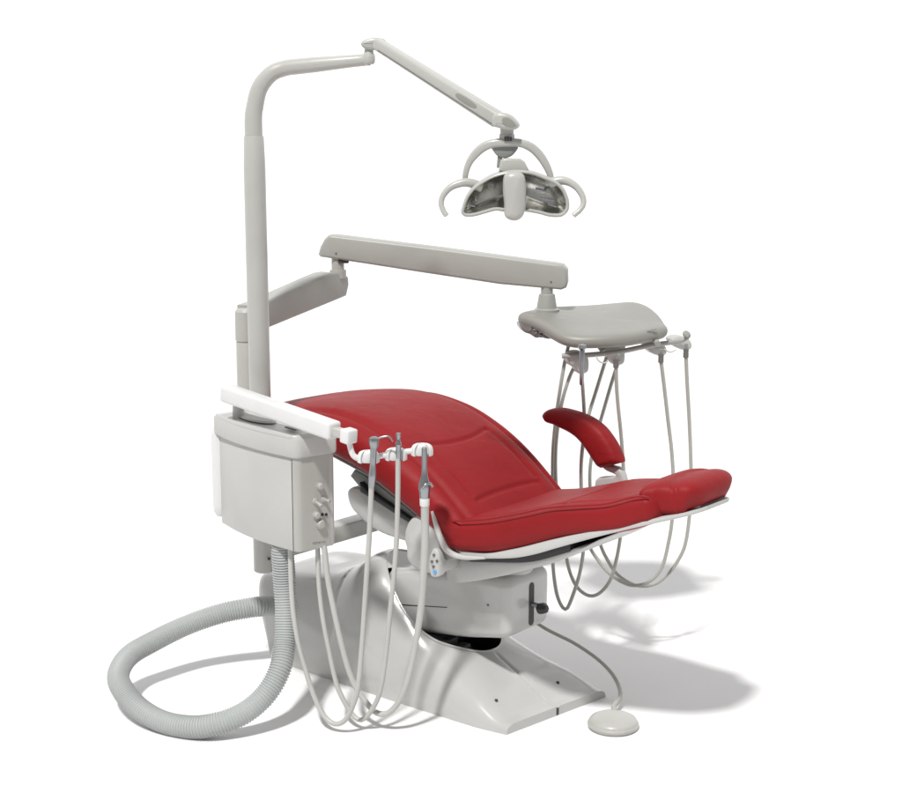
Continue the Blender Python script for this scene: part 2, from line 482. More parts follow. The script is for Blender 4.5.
car_b = pxline([(430, 588), (455, 585), (480, 581), (505, 576), (525, 571), (544, 566), (562, 560), (590, 545), (606, 537)], -.20)
us = [-.33 + .62 * i / 40 for i in range(41)]
strip(bm, us, lambda u_: max(car_b(u_) + .004, min(pan_b(u_) - .02 + max(0, (u_ - .1)) * .04, .555 + max(0, u_ + .15) * .21)), lambda u_: car_b(u_), lambda u_: lerp_list([-.33, -.2, .2, .39], [.12, .19, .20, .13], u_), .012)
obj('seat_carriage', bm, 'shell', chair)

# --- seat cushion
seat_top = [(-.285, .628), (-.2, .666), (-.15, .680), (-.046, .703), (.075, .740), (.16, .768), (.25, .786), (.34, .803), (.42, .832), (.478, .842)]
def seat_groove(u, v):
    ve = lerp_list([-.28, -.15, .16, .31, .48], [.21, .215, .19, .16, .125], u); d = abs(abs(v) - ve); g = .006 * math.exp(-(d / .006) ** 2) if -.24 < u < .46 else 0
    g += .004 * math.exp(-((u - .16 - .1 * abs(v)) / .009) ** 2) * (1 if abs(v) < .2 else 0)
    return g
bm = bmesh.new()
st = stations(seat_top, 150, interp([0, .16, .4, .6, .8, 1], [.262, .278, .265, .248, .222, .188]), interp([0, .15, .3, .5, .75, 1], [.11, .128, .135, .128, .112, .10]), .10, .03, pw=2.1)
loft_uv(bm, st, 150, .42, .62, seat_groove, top_dish=.012)
seat = obj('seat', bm, 'red', chair, angle=70)
# side piping
for sgn in (-1,):
    bm = bmesh.new(); pts = []
    for s_ in st[20:-8:6]:
        u, z, ang, hw, th, vc = s_; d = -th * .10
        pts.append(ch(u - math.sin(ang) * d, sgn * (hw * .997), z + math.cos(ang) * d))
    tube(bm, pts, .0026, n=80, seg=8)
    obj('piping', bm, 'red', seat)

# --- leg rest pad at the toe end
toe_top = [(.405, .822), (.43, .849), (.46, .858), (.49, .861), (.53, .866), (.565, .859), (.592, .846)]
bm = bmesh.new()
st = stations(toe_top, 100, interp([0, .2, .35, .5, .8, 1], [.15, .156, .150, .138, .128, .108]), interp([0, .2, .4, .7, 1], [.06, .080, .098, .104, .088]), .03, .06, vc=interp([0, .3, .6, 1], [-.032, -.02, -.002, 0.]))
loft_uv(bm, st, 120, .42, .5, lambda u, v: .005 * math.exp(-((u - .462 - .9 * abs(v) ** 1.5) / .006) ** 2) + .003 * math.exp(-((u - .478 - .9 * abs(v) ** 1.5) / .006) ** 2), top_dish=-.004)
obj('leg_rest', bm, 'red', chair, angle=70)
bm = bmesh.new()
strip(bm, [.44 + .12 * i / 8 for i in range(9)], lambda u_: .80, lambda u_: pan_t(u_), lambda u_: .15 - (u_ - .44) * .7, .004)
obj('leg_rest_bracket', bm, 'steel', chair)

# --- backrest cushion
back_top = [(-1.36, .81), (-1.28, .845), (-1.15, .882), (-.95, .925), (-.74, .943), (-.56, .922), (-.42, .872), (-.28, .795), (-.16, .705), (-.07, .625)]
def back_groove(u, v):
    def gz(d, w=.006): return math.exp(-(d / w) ** 2)
    g = 0.
    if abs(v) < .165: g += .007 * gz(u + .368 + .9 * v * v) + .007 * gz(u + .175 - .3 * v * v)
    if -.39 < u < -.18: g += .007 * gz(abs(v) - .165)
    if -1.02 < u: g += .010 * math.exp(-((abs(v) - .235) / .014) ** 2) * min(1, (u + 1.02) / .3)
    if abs(v) < .17: g += .005 * gz(u + 1.02)
    return g
bm = bmesh.new()
st = stations(back_top, 260, interp([0, .15, .3, .5, .7, .9, 1], [.13, .15, .22, .30, .305, .285, .27]), interp([0, .15, .4, .6, .8, 1], [.09, .11, .16, .185, .18, .14]), .06, .05)
loft_uv(bm, st, 180, .5, .75, back_groove, flare=-.03, top_dish=.008)
back = obj('backrest', bm, 'red', chair, angle=70)

# --- back shell and tilt hardware
bm = bmesh.new()
sbk = [(s_[0] + math.sin(s_[2]) * (s_[4] * .93), s_[1] - math.cos(s_[2]) * (s_[4] * .93), s_[2], s_[3] * .74, .03, 0) for s_ in st[60:-30:5]]
loft_uv(bm, sbk, 60, .5, .7)
obj('back_shell', bm, 'grey', chair)
bm = bmesh.new()
slab(bm, [(346, 494), (348, 489), (354, 487), (361, 490), (380, 502), (406, 519), (414, 530), (410, 543), (402, 541), (384, 535), (371, 528), (357, 516), (349, 506)], ch(0, -.17, 0), V, .055, .014, res=60, puff=.008)
obj('tilt_arm', bm, 'shell', chair)
bm = bmesh.new()
slab(bm, [(360, 486), (364, 486), (380, 498), (412, 520), (412, 524), (404, 520), (372, 499), (360, 492)], ch(0, -.19, 0), V, .045, .003)
box(bm, Vp(366, 488, -.20), U - Z * .7, V, Z, .022, .012, .007, .002)
obj('tilt_bracket', bm, 'dark', chair)
bm = bmesh.new()
slab(bm, [(404, 548), (402, 540), (403, 530), (407, 521), (413, 516), (420, 515), (430, 517), (436, 530), (438, 545), (440, 560), (438, 574), (425, 574), (411, 568), (405, 560)], ch(0, -.27, 0), V, .16, .022, res=70, puff=.012)
pc = obj('pivot_cover', bm, 'shell', chair)
bm = bmesh.new()
slab(bm, [(430, 556), (433, 549), (437, 551), (441, 560), (442.5, 568), (441, 574), (437, 577), (431, 576), (429, 566)], ch(0, -.295, 0), V, .02, .004, res=40)
bp_ = obj('button_panel', bm, 'shell', pc)
for i, (x, y) in enumerate(((434, 555), (432, 556 + 5.5), (437, 561), (433.5, 567 - .5), (435, 572))):
    bm = bmesh.new(); lathe(bm, Vp(x, y, -.296), [(.0, .003), (.0042 if i < 4 else .006, .003), (.005 if i < 4 else .007, -.002)], axis=-V, seg=16)
    obj('button', bm, 'blue' if i == 4 else 'ink', pc)
bm = bmesh.new()
slab(bm, [(350, 476), (354, 470), (362, 474), (385, 490), (415, 515), (414, 523), (404, 521), (376, 502), (360, 488)], ch(0, -.175, 0), V, .12, .004)
obj('back_frame', bm, 'grey', chair)
# bright edge strip of the seat shell where it rises behind the hip
bm = bmesh.new()
tube(bm, [Vp(432.5, 511, -.285), Vp(436, 524, -.287), Vp(441, 539, -.287), Vp(448, 551, -.284), Vp(462, 557, -.28), Vp(485, 558, -.275)], [.006, .009, .010, .009, .007, .004], n=50, seg=14)
obj('seat_shell_edge', bm, 'shell', chair)
bm = bmesh.new()
slab(bm, [(420, 512), (431, 509), (436, 522), (441, 537), (450, 552), (458, 559), (446, 561), (438, 552), (432, 540), (424, 528)], ch(0, -.262, 0), V, .03, .004)
obj('hip_plate', bm, 'panel', chair)

# --- far armrest
arm = thing('dummy', (0, 0, 0), 'x', 'x'); bpy.data.objects.remove(arm)
bm = bmesh.new()
slab(bm, [(616, 476), (604, 470), (594, 458), (586, 444), (582, 438), (588, 436), (600, 450), (606, 464), (618, 468), (622, 474), (624, 484), (622, 500), (596, 500), (594, 488), (597, 478)], ch(0, .30, 0), V, .03, .008, res=50)
ar = obj('armrest', bm, 'shell', chair)
def padpt(x, y): return Vp(x, y, .305)
bm = bmesh.new()
top = [(544.5, 414), (549, 409.5), (557, 408), (566, 409), (580, 413), (592, 418.5), (603, 427), (611, 437), (617, 447), (621, 456), (624, 462)]
botl = [(545, 417), (550, 421.5), (557, 424), (563, 427), (572, 431.5), (579, 436.5), (585, 443), (590, 450), (594.5, 457), (598.5, 463), (602, 467.5)]
R = []
for i, (a, b) in enumerate(zip(spline([Vector((x, y, 0)) for x, y in top], 50), spline([Vector((x, y, 0)) for x, y in botl], 50))):
    pa = padpt(a.x, a.y); pb = padpt(b.x, b.y); c = (pa + pb) / 2; h = (pa - pb) / 2
    e = min(1, ((i + .6) / 5) ** .5, ((49 - i + .6) / 3) ** .4); hw = .038 * e
    R.append([c + h * math.copysign(abs(math.sin(q)) ** .75, math.sin(q)) * (e if i < 8 else 1) + V * hw * math.copysign(abs(math.cos(q)) ** .6, math.cos(q)) for q in [2 * math.pi * k / 40 for k in range(40)]])
rings(bm := bmesh.new(), R)
obj('armrest_pad', bm, 'red', ar, angle=60)

# =================================================================== LIGHT ON ITS POST
PY = 4.80
pl = D(260, 390, PY); PX, PYY = pl.x, PY
zt = D(258, 66, PY).z
lamp = thing('dental_light', (PX, PY, D(262, 572, PY).z), 'curved grey post holding the overhead dental lamp above the red chair', 'dental light')
bm = bmesh.new()
zs = D(255, 136, PY).z
zb = D(262, 571, PY).z
lathe(bm, (PX, PY, 0), [(.030, zb), (.035, zb + .004), (.035, zb + .07), (.0345, zs - .1), (.0315, zs - .004), (.030, zs)], seg=48)
post = obj('post', bm, 'paint', lamp)
bm = bmesh.new()
yb = D(370, 58, 4.75)
pts = [Vector((PX, PY, zs - .01)), Vector((PX, PY, zs + .05)), D(254.6, 108, 4.80), D(259.5, 88.5, 4.80), D(270.5, 74.5, 4.80), D(284, 68.5, 4.80), D(300, 66.3, 4.79), D(335, 62.8, 4.77), D(362, 60.2, 4.76), D(369, 59.6, 4.75)]
tube(bm, pts, [.0285, .028, .027, .0262, .025, .0245, .0238, .0215, .0192, .0185], n=120, seg=28)
bend = obj('post_bend', bm, 'paint', lamp)
bm = bmesh.new()
j0 = D(369, 62, 4.75); j1 = D(369, 47, 4.75)
lathe(bm, (j0.x, j0.y, 0), [(.002, j0.z - .008), (.014, j0.z - .007), (.0185, j0.z - .002), (.0195, j0.z + .008), (.0185, j0.z + .02), (.015, j0.z + .026), (.0135, j1.z - .006), (.02, j1.z), (.024, j1.z + .006)], seg=32)
obj('swivel_joint', bm, 'paint', lamp)
bm = bmesh.new()
slab(bm, [(360.5, 44), (363, 40.5), (370, 38), (377, 37.5), (384, 39), (386, 43), (381, 48), (374, 50), (364, 48)], Vector((j0.x, j0.y - .024, 0)), (0, 1, 0), .048, .010, res=44)
obj('elbow_cap', bm, 'paint', lamp)
# balance arm
A0, A1 = D(376, 43, 4.73), D(500, 121, 4.42)
bm = bmesh.new(); beam(bm, A0, A1, .019, .0175, .009, .022, .0225)
ba = obj('balance_arm', bm, 'paint', lamp)
bm = bmesh.new(); dvec = (A1 - A0).normalized(); dn = dvec.cross(Z).normalized(); dup = dn.cross(dvec)
for s0, s1 in ((.06, .985),):
    pa = A0.lerp(A1, s0); pb = A0.lerp(A1, s1)
    beam(bm, pa + dn * .0192 - dup * .010, pb + dn * .0222 - dup * .013, .0015, .0012, .0004)
obj('arm_groove', bm, 'ink', ba)
bm = bmesh.new(); pc_ = A0.lerp(A1, .77); R = []
for k_, o_ in ((1., .0205), (.97, .0225), (.8, .0232)):
    R.append([pc_ + dn * o_ + dup * .0045 + dvec * .045 * k_ * math.copysign(abs(math.cos(q)) ** .8, math.cos(q)) + dup * .009 * k_ * math.sin(q) for q in [2 * math.pi * k / 32 for k in range(32)]])
rings(bm, R); obj('cover_plate', bm, 'tray', ba)
# head joint
HY = 4.40
hj = D(507, 122, HY)
bm = bmesh.new()
slab(bm, [(492, 117), (496, 113), (502, 112.5), (510, 115), (517, 122), (518, 127), (513, 130), (505, 130), (498, 128), (493, 126)], Vector((0, HY - .03, 0)), (0.15, 1, 0), .06, .012, res=44)
hjo = obj('head_joint', bm, 'paint', lamp)
bm = bmesh.new()
slab(bm, [(503, 118), (507, 117), (513, 121), (515.5, 125), (512, 127.5), (506, 126), (502, 122)], Vector((0, HY - .033, 0)), (0.15, 1, 0), .006, .002, res=30)
obj('joint_cap', bm, 'tray', hjo)
bm = bmesh.new()
a = D(507, 128, HY); b = D(507, 143, HY)
lathe(bm, (a.x, a.y, 0), [(.021, b.z), (.0225, b.z + .004), (.0225, b.z + .024), (.020, b.z + .026), (.020, a.z)], seg=32)
nk = obj('neck', bm, 'paint', lamp)
# yoke: a half hoop over the lamp
bm = bmesh.new()
yo = [(462, 182), (463, 171), (466.5, 160), (473, 150), (482, 142.5), (493, 139), (508, 138), (522, 139), (533, 143), (542, 151), (548.5, 161), (552.5, 171), (554.5, 180)]
yi = [(467.5, 182), (468.8, 173), (472.5, 164), (479, 156.5), (486, 151), (494, 148), (508, 147), (520, 147.5), (529, 151.5), (536.5, 158.5), (542.5, 167), (546.5, 174.5), (548.5, 180)]
ao = spline([Vector((x, y, 0)) for x, y in yo], 60); ai = spline([Vector((x, y, 0)) for x, y in yi], 60); R = []
for i in range(60):
    a = D(ao[i].x, ao[i].y, HY); b = D(ai[i].x, ai[i].y, HY); hw = .024 - .012 * abs(i - 29.5) / 29.5
    c = (a + b) / 2; h = (a - b) / 2
    R.append([c + h * math.copysign(abs(math.sin(q)) ** .6, math.sin(q)) + Vector((0, hw, 0)) * math.copysign(abs(math.cos(q)) ** .6, math.cos(q)) for q in [2 * math.pi * k / 20 for k in range(20)]])
rings(bm, R)
yoke = obj('yoke', bm, 'paint', lamp, angle=50)
bm = bmesh.new()
for x in (505.2, 508, 510.8): box(bm, D(x, 139, HY - .0262), (1, 0, 0), (0, 1, 0), Z, .003, .002, .0062, .0005)
obj('vent', bm, 'seam', yoke)
bm = bmesh.new()
slab(bm, [(493, 146), (494, 152), (499, 157), (507, 158), (514, 154), (517, 146)], Vector((0, HY - .012, 0)), (0, 1, 0), .024, .005, res=40)
obj('yoke_socket', bm, 'grey', yoke)
bm = bmesh.new(); cyl(bm, D(500, 156, HY), D(499, 168, HY), .007, seg=16); obj('stem', bm, 'grey', yoke)
# lamp head
LY = HY - .06
hd = [(461, 213), (462.5, 205), (466, 196), (472, 188), (481, 181), (492, 175), (504, 171.5), (517, 170), (532, 171.5), (545, 176), (556, 181), (564, 188), (568.5, 198), (569.5, 207), (567, 213), (561, 217), (550, 217), (538, 214), (526, 212), (517, 212), (505, 212), (496, 211), (486, 213.5), (475, 216.5), (466, 217)]
ho = spline([D(x, y, LY) for x, y in hd], 110, closed=True)
hc = sum(ho, Vector()) / len(ho)
def shrink(ring, d):
    k = len(ring); out = []
    for i in range(k):
        t = (ring[(i + 1) % k] - ring[i - 1]).normalized(); m = Vector((t.z, 0, -t.x))
        out.append(ring[i] + m * d)
    return out
_t = shrink(ho, .004); sgn = 1 if sum((p - hc).length for p in _t) < sum((p - hc).length for p in ho) else -1
def back_ring(k, dy, lift): return [Vector((hc.x + (p.x - hc.x) * k, p.y + dy, hc.z + lift + (p.z - hc.z) * k)) for p in ho]
bm = bmesh.new()
r1 = shrink(ho, sgn * .0105)
rings(bm, [[p + Vector((0, .012, 0)) for p in r1], [p + Vector((0, .0, 0)) for p in shrink(ho, sgn * .0095)], [p + Vector((0, -.003, 0)) for p in shrink(ho, sgn * .006)], [p + Vector((0, -.001, 0)) for p in shrink(ho, sgn * .002)], [p + Vector((0, .004, 0)) for p in ho], back_ring(.99, .03, .002), back_ring(.93, .06, .008), back_ring(.78, .085, .014), back_ring(.5, .10, .018), back_ring(.1, .105, .02)], cap=False)
head = obj('lamp_head', bm, 'paint', lamp, angle=50)
bm = bmesh.new()
def inner(k, dy, lift): return [Vector((hc.x + (p.x - hc.x) * k, p.y + dy, hc.z + lift + (p.z - hc.z) * k)) for p in r1]
rings(bm, [inner(1.0, .011, 0), inner(.97, .03, .004), inner(.88, .05, .008), inner(.7, .066, .012), inner(.4, .075, .014), inner(.05, .078, .015)], cap=False)
obj('reflector', bm, 'mirror', head)
bm = bmesh.new()
for x, y, r in ((492, 186, .012), (548, 190, .010)):
    lathe(bm, D(x, y, LY + .02), [(r * .5, .0), (r, .006), (r, .03)], axis=(0, 1, 0), seg=20)
    obj('bulb_holder', bm, 'grey', head); bm = bmesh.new()
for (x, y, a, b) in ((541, 190, .016, .004), (548, 199, .020, .0035), (552, 205, .013, .003), (472, 205, .010, .004), (476, 198, .004, .008)):
    box(bm, D(x, y, LY + .03), (1, 0, -.25), (0, 1, 0), Z, a, .004, b, .001)
    obj('reflector_facet', bm, 'steel', head); bm = bmesh.new()
bm = bmesh.new()
bar = [(503.5, 180), (506, 174), (512, 171.5), (519, 172), (524, 175), (526, 182), (526.5, 195), (526, 208), (523, 217), (517, 221), (510, 220.5), (505, 216), (504.5, 205), (503.5, 192)]
slab(bm, bar, Vector((0, LY - .04, 0)), (0, 1, 0), .07, .020, res=60, puff=.003)
obj('centre_bar', bm, 'paint', head)
bm = bmesh.new()
slab(bm, [(499, 171), (501, 160), (505, 158.5), (521, 159), (525, 162), (530, 172), (516, 174)], Vector((0, LY + .01, 0)), (0, 1, 0), .05, .006)
obj('head_mount', bm, 'paint', head)
for hp in ([(482, 187), (467, 182.5), (452, 186.5), (443.5, 195), (441.2, 203), (443, 210), (446.5, 215.5)], [(546, 184), (562, 180.5), (574, 185), (581.5, 194), (583.5, 203), (580, 210), (573.5, 215.5)]):
    bm = bmesh.new(); tube(bm, [D(x, y, HY - .02 - .006 * i) for i, (x, y) in enumerate(hp)], [.015, .0135, .0118, .0100, .0088, .0080, .0078], n=40, seg=18)
    obj('handle', bm, 'paint', lamp)
# beam that ties the post to the chair
bm = bmesh.new()
zb2 = D(270, 553, PY).z
e1 = D(376, 520, 5.10)
beam(bm, Vector((PX + .02, PY + .03, zb2)), e1, .035, .029, .006)
obj('mounting_beam', bm, 'paint', lamp)
bm = bmesh.new(); lathe(bm, D(269, 559, PY - .037), [(.0, .002), (.004, .002), (.005, -.003)], axis=(0, -1, 0), seg=14)
obj('screw', bm, 'seam', lamp)

# =================================================================== DELIVERY UNIT: column, two arms, tray
CY = 4.88
cp = D(247, 350, CY)
deli = thing('delivery_unit', (cp.x, CY, .6), 'grey instrument tray on a jointed two-piece arm, reaching over the chair', 'instrument tray')
bm = bmesh.new()
ztop = D(247, 309, CY).z; zr = D(247, 341, CY).z
lathe(bm, (cp.x, CY, 0), [(.034, .6), (.035, .61), (.035, zr - .003), (.0335, zr - .001), (.0335, zr + .001), (.037, zr + .003), (.0365, ztop - .008), (.03, ztop), (.0, ztop)], seg=40)
box(bm, (cp.x + .04, CY - .04, .72), (1, 0, 0), (0, 1, 0), Z, .03, .03, .05)
obj('column', bm, 'panel', deli)
LA, LB = D(250, 320, 4.88), D(345, 284, 5.35)
nA = (LB - LA).cross(Z)
bm = bmesh.new()
slab(bm, [(254, 306), (268, 301), (320, 277.5), (330, 273.5), (336, 272.5), (345, 273.5), (349, 277), (349.5, 285), (347, 296), (340, 299), (268, 328.5), (254, 334)], LA, nA, .075, .009)
obj('lower_arm', bm, 'arm', deli)
pv = D(337.5, 270, 5.33); pv = Vector((pv.x, pv.y + .02, pv.z))
bm = bmesh.new()
zz0, zz1, zz2 = D(337, 278, 5.35).z, D(337, 270, 5.35).z, D(337, 254, 5.35).z
lathe(bm, (pv.x, pv.y, 0), [(.03, zz0), (.029, zz1), (.0225, zz1 + .001), (.0225, zz2)], seg=32)
obj('pivot_pin', bm, 'panel', deli)
UA, UB = D(330, 248, 5.32), D(560, 277, 5.21)
nB = (UB - UA).cross(Z)
bm = bmesh.new()
slab(bm, [(318, 254.5), (320, 247), (324, 239.5), (328, 235.5), (333, 235.5), (440, 248.5), (556, 264), (563, 265.5), (567, 270), (567.5, 283), (566, 288), (561, 290), (500, 284.5), (420, 272.5), (330, 258.5), (320, 257)], UA, nB, .08, .010)
ua = obj('upper_arm', bm, 'arm', deli)
bm = bmesh.new()
for x, y in ((336, 253.5), (551, 282)):
    q = on_plane(x, y, UA, nB.normalized()); lathe(bm, q, [(.0, .002), (.0035, .002), (.004, -.003)], axis=(-nB if nB.y > 0 else nB), seg=12)
    obj('screw', bm, 'ink', ua); bm = bmesh.new()
bm = bmesh.new()
q = on_plane(343, 262, UA, nB.normalized()); box(bm, q + Vector((0, .03, 0)), (1, 0, 0), (0, 1, 0), Z, .018, .02, .006, .001)
obj('arm_stop', bm, 'seam', ua)
TB_ = .26
def DT(x, y, Y): return D(x, y, Y + TB_)
# tray stem
TY = 5.24
bm = bmesh.new()
s0, s1, s2, s3 = [D(547, y, TY) for y in (286, 295, 308, 317)]
lathe(bm, (s0.x, TY, 0), [(.044, s3.z), (.044, s2.z - .004), (.036, s2.z), (.028, s1.z + .002), (.024, s1.z + .004), (.021, s1.z + .005), (.021, s0.z)], seg=36)
obj('tray_stem', bm, 'arm', deli)
# tray
rim = [(518, 319, 4.86), (522, 316, 4.90), (534, 313.5, 5.0), (540, 311, 5.06), (556, 311, 5.12), (590, 309.5, 5.14), (618, 307, 5.12), (635, 306, 5.08), (648, 310, 5.02), (658, 317.5, 4.94), (665, 327, 4.85), (667, 332, 4.78), (652, 336, 4.74), (630, 340, 4.70), (606, 342, 4.68), (580, 342.5, 4.68), (563, 340, 4.70), (551, 334, 4.74), (541, 328, 4.78), (528, 322, 4.82)]
ro = spline([DT(*p) for p in rim], 120, closed=True)
tc_ = sum(ro, Vector()) / len(ro)
import numpy as np
_A = np.array([[1, p.x - tc_.x, p.y - tc_.y] for p in ro]); _c = np.linalg.lstsq(_A, np.array([p.z for p in ro]), rcond=None)[0]
def tr(k, dz, kz=None):
    kz = kz if kz is not None else k; out = []
    for p in ro:
        x, y = (p.x - tc_.x) * k, (p.y - tc_.y) * k; pl_ = _c[0] + _c[1] * x + _c[2] * y
        res_ = p.z - (_c[0] + _c[1] * (p.x - tc_.x) + _c[2] * (p.y - tc_.y))
        out.append(Vector((tc_.x + x, tc_.y + y, pl_ + res_ * kz ** 2 + dz)))
    return out
bm = bmesh.new()
prof_t = [(.5, -.034, .5), (.8, -.032, .8), (.9, -.028, .9), (.96, -.021, .96), (.99, -.012, 1), (1, -.002, 1), (.997, .005, 1), (.985, .011, 1), (.965, .0155, .98), (.93, .0185, .95), (.88, .0195, .9), (.8, .019, .8), (.7, .018, .7), (.6, .0175, .6), (.45, .0175, .45), (.3, .0175, .3), (.15, .0175, .15), (.03, .0175, .03)]
rings(bm, [tr(*q) for q in prof_t])
tray = obj('tray', bm, 'tray', deli, angle=60)
bm = bmesh.new()
slab(bm, [(520, 323), (528, 326), (540, 333), (552, 338), (548, 339), (541, 337.5), (536, 338), (531, 334.5), (525, 332.5), (521, 328)], Vector((0, 5.08, 0)), (-.2, 1, 0), .05, .003, res=36)
sp = obj('switch_block', bm, 'steel', tray)
bm = bmesh.new()
for x, y in ((530, 331), (536, 334), (541, 336)): lathe(bm, DT(x, y, 4.80), [(.0, .006), (.004, .006), (.006, .0), (.006, -.02)], axis=(-.2, -1, -.3), seg=14)
obj('toggle', bm, 'ink', tray)
bm = bmesh.new()
random.seed(3); x = 647.5
while x < 657.5:
    ww = random.uniform(.5, 1.3); hh = random.uniform(.5, 1.1)
    f_ = (x - 641) / 25
    box(bm, DT(x, 331.0 - (x - 648) * .22, 4.74) + Vector((0, .0, 0)), (1, 0, .1), (0, 1, 0), Z, ww * .0012, .0045, hh * .0022, 0); x += ww + .55
obj('maker_mark', bm, 'mark', tray)
# holder bar
HBY = 4.80
bm = bmesh.new()
tube(bm, [DT(562, 356, 4.73), DT(580, 355.5, 4.73), DT(600, 354, 4.74), DT(618, 352, 4.75), DT(640, 347.5, 4.77), DT(660, 344, 4.80), DT(680, 341, 4.83), DT(686, 338, 4.83)], .0085, n=60, seg=14)
for (x, y, Y) in ((598, 344, 4.78), (652, 336, 4.80)):
    tube(bm, [DT(x - 2, y - 4, Y + .03), DT(x, y, Y), DT(x + 6, y + 8, 4.74)], .010, n=14, seg=12)
hb = obj('holder_bar', bm, 'arm', deli)
bm = bmesh.new(); tube(bm, [DT(686, 339, 4.81), DT(688, 335, 4.81), DT(686, 332.5, 4.81)], [.008, .010, .007], n=12, seg=12)
lathe(bm, DT(686, 334, 4.80), [(.0, .008), (.010, .006), (.013, 0), (.010, -.006), (.0, -.008)], axis=(.4, -1, .5), seg=20)
obj('bar_knob', bm, 'arm', hb)
for k_, (x, y, Y) in enumerate(((578, 363, 4.685), (614, 354.5, 4.70), (656, 349.5, 4.74), (681, 344, 4.78))):
    bm = bmesh.new()
    s_ = 1.1 if k_ > 1 else 1.2
    o_ = [(-8, -5), (-2, -9), (5, -8.5), (9, -4), (9.5, 4), (8, 8), (3, 9.5), (0, 8), (-2, 4), (-6, 2)]
    if k_ > 1: o_ = [(-9, -4), (-2, -7), (6, -5.5), (10, -1), (10, 4), (6, 6), (0, 5), (-5, 2)]
    slab(bm, [(x + a * s_, y + b * s_) for a, b in o_], Vector((0, Y + TB_ - .055, 0)), (-.25, 1, 0), .06, .010, res=34, puff=.006)
    h_ = obj('instrument_holder', bm, 'front', deli)
    bm = bmesh.new(); box(bm, DT(x + 5, y + 3, Y - .062), (1, 0, 0), (0, 1, 0), Z, .006, .003, .012, .002)
    obj('holder_slot', bm, 'grey', h_)
bm = bmesh.new()
tube(bm, [DT(596, 356, 4.70), DT(599, 361, 4.69), DT(604, 363, 4.69), DT(608, 361, 4.69)], .0022, n=16, seg=8)
obj('wire_clip', bm, 'shell', hb); bm = bmesh.new()
tube(bm, [DT(664, 349, 4.75), DT(670, 352, 4.75), DT(676, 350, 4.76)], .0022, n=16, seg=8)
obj('wire_clip', bm, 'shell', hb)

# =================================================================== ASSISTANT'S CABINET beside the post
b1, b2_, b3 = Hp(222, 523, .567), Hp(294, 552, .567), Hp(331, 543, .567)
d1 = (b2_ - b1); Lc = d1.length; d1 = d1.normalized()
d2 = Z.cross(d1).normalized()
if d2.y < 0: d2 = -d2
dw = (b3 - b2_).dot(d2)
cab = thing('assistant_cabinet', b2_ * .5 + b1 * .5 + d2 * .06 - Z * .0, 'pale grey cabinet with dished lid and side knobs, clamped to the lamp post', 'dental cabinet')
zb_, zt_ = .567, D(296, 458, b2_.y).z
bulge = .022
def cab_outline(off=0., xo=0.):
    pts = []
    c0 = b1 - d2 * off - d1 * (off + xo); 
    for i in range(25):
        t = i / 24; pts.append(b1.lerp(b2_, t) - d1 * (off + xo) * (1 - t) + d1 * 0 - d2 * (bulge * 4 * t * (1 - t) + off))
    # rounded right end
    cx = b2_ + d1 * .0
    for i in range(7):
        a = math.radians(90 * i / 6); r = .02
        pts.append(b2_ + d1 * (r * math.sin(a) + off * math.sin(a)) - d2 * ((r + off) * math.cos(a) - r) )
    e_ = b2_ + d1 * (.02 + off)
    for i in range(8):
        t = (i + 1) / 8; pts.append(e_ + d2 * (.02 + (dw - .03) * t + off * t * .6))
    e2 = pts[-1]
    pts.append(e2 - d1 * .012 + d2 * .012)
    pts.append(Vector((b1.x, b1.y, 0)) + d2 * (dw + .03 + off) - d1 * off + Z * e2.z)
    return [Vector((p.x, p.y, 0)) for p in pts]
def prism(bm, outline, z0, z1, bev=.004):
    c = sum(outline, Vector()) / len(outline); k = len(outline)
    def ins(d): 
        R = []
        for i in range(k):
            t = (outline[(i + 1) % k] - outline[i - 1]).normalized(); m = Vector((t.y, -t.x, 0))
            if m.dot(outline[i] - c) < 0: m = -m
            R.append(outline[i] - m * d)
        return R
    def at(r, z): return [Vector((p.x, p.y, z(p) if callable(z) else z)) for p in r]
    def add(z, q): return (lambda p: z(p) + q) if callable(z) else z + q
    rings(bm, [at(ins(bev), z0), at(ins(bev * .3), add(z0, bev * .3)), at(outline, add(z0, bev)), at(outline, add(z1, -bev)), at(ins(bev * .3), add(z1, -bev * .3)), at(ins(bev), z1)])
bm = bmesh.new(); prism(bm, cab_outline(), zb_, zt_ + .002, .006)
body = obj('cabinet_body', bm, 'front', cab, angle=30)
# right hand side panel, a separate sheet with the corner radius, side shade put into its colour
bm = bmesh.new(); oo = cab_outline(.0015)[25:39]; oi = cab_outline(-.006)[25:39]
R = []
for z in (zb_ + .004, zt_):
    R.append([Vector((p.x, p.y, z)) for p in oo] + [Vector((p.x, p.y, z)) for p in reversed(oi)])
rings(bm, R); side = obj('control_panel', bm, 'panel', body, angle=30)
bm = bmesh.new(); q = b2_ - d2 * .0008; box(bm, (q.x, q.y, (zb_ + zt_) / 2), d1, d2, Z, .0012, .0016, (zt_ - zb_) / 2 - .004, 0)
obj('panel_joint', bm, 'seam', body)
# lid
zl0, zl1 = zt_, zt_ + .064
bm = bmesh.new(); ol = cab_outline(.010, .005); prism(bm, ol, zl0, zl1, .008)
lid = obj('lid', bm, 'front', cab, angle=35)
bm = bmesh.new(); prism(bm, [sum(ol, Vector()) / len(ol) + (p - sum(ol, Vector()) / len(ol)) * .93 for p in cab_outline(.004)], zt_ - .0, zl0 + .001, .001)
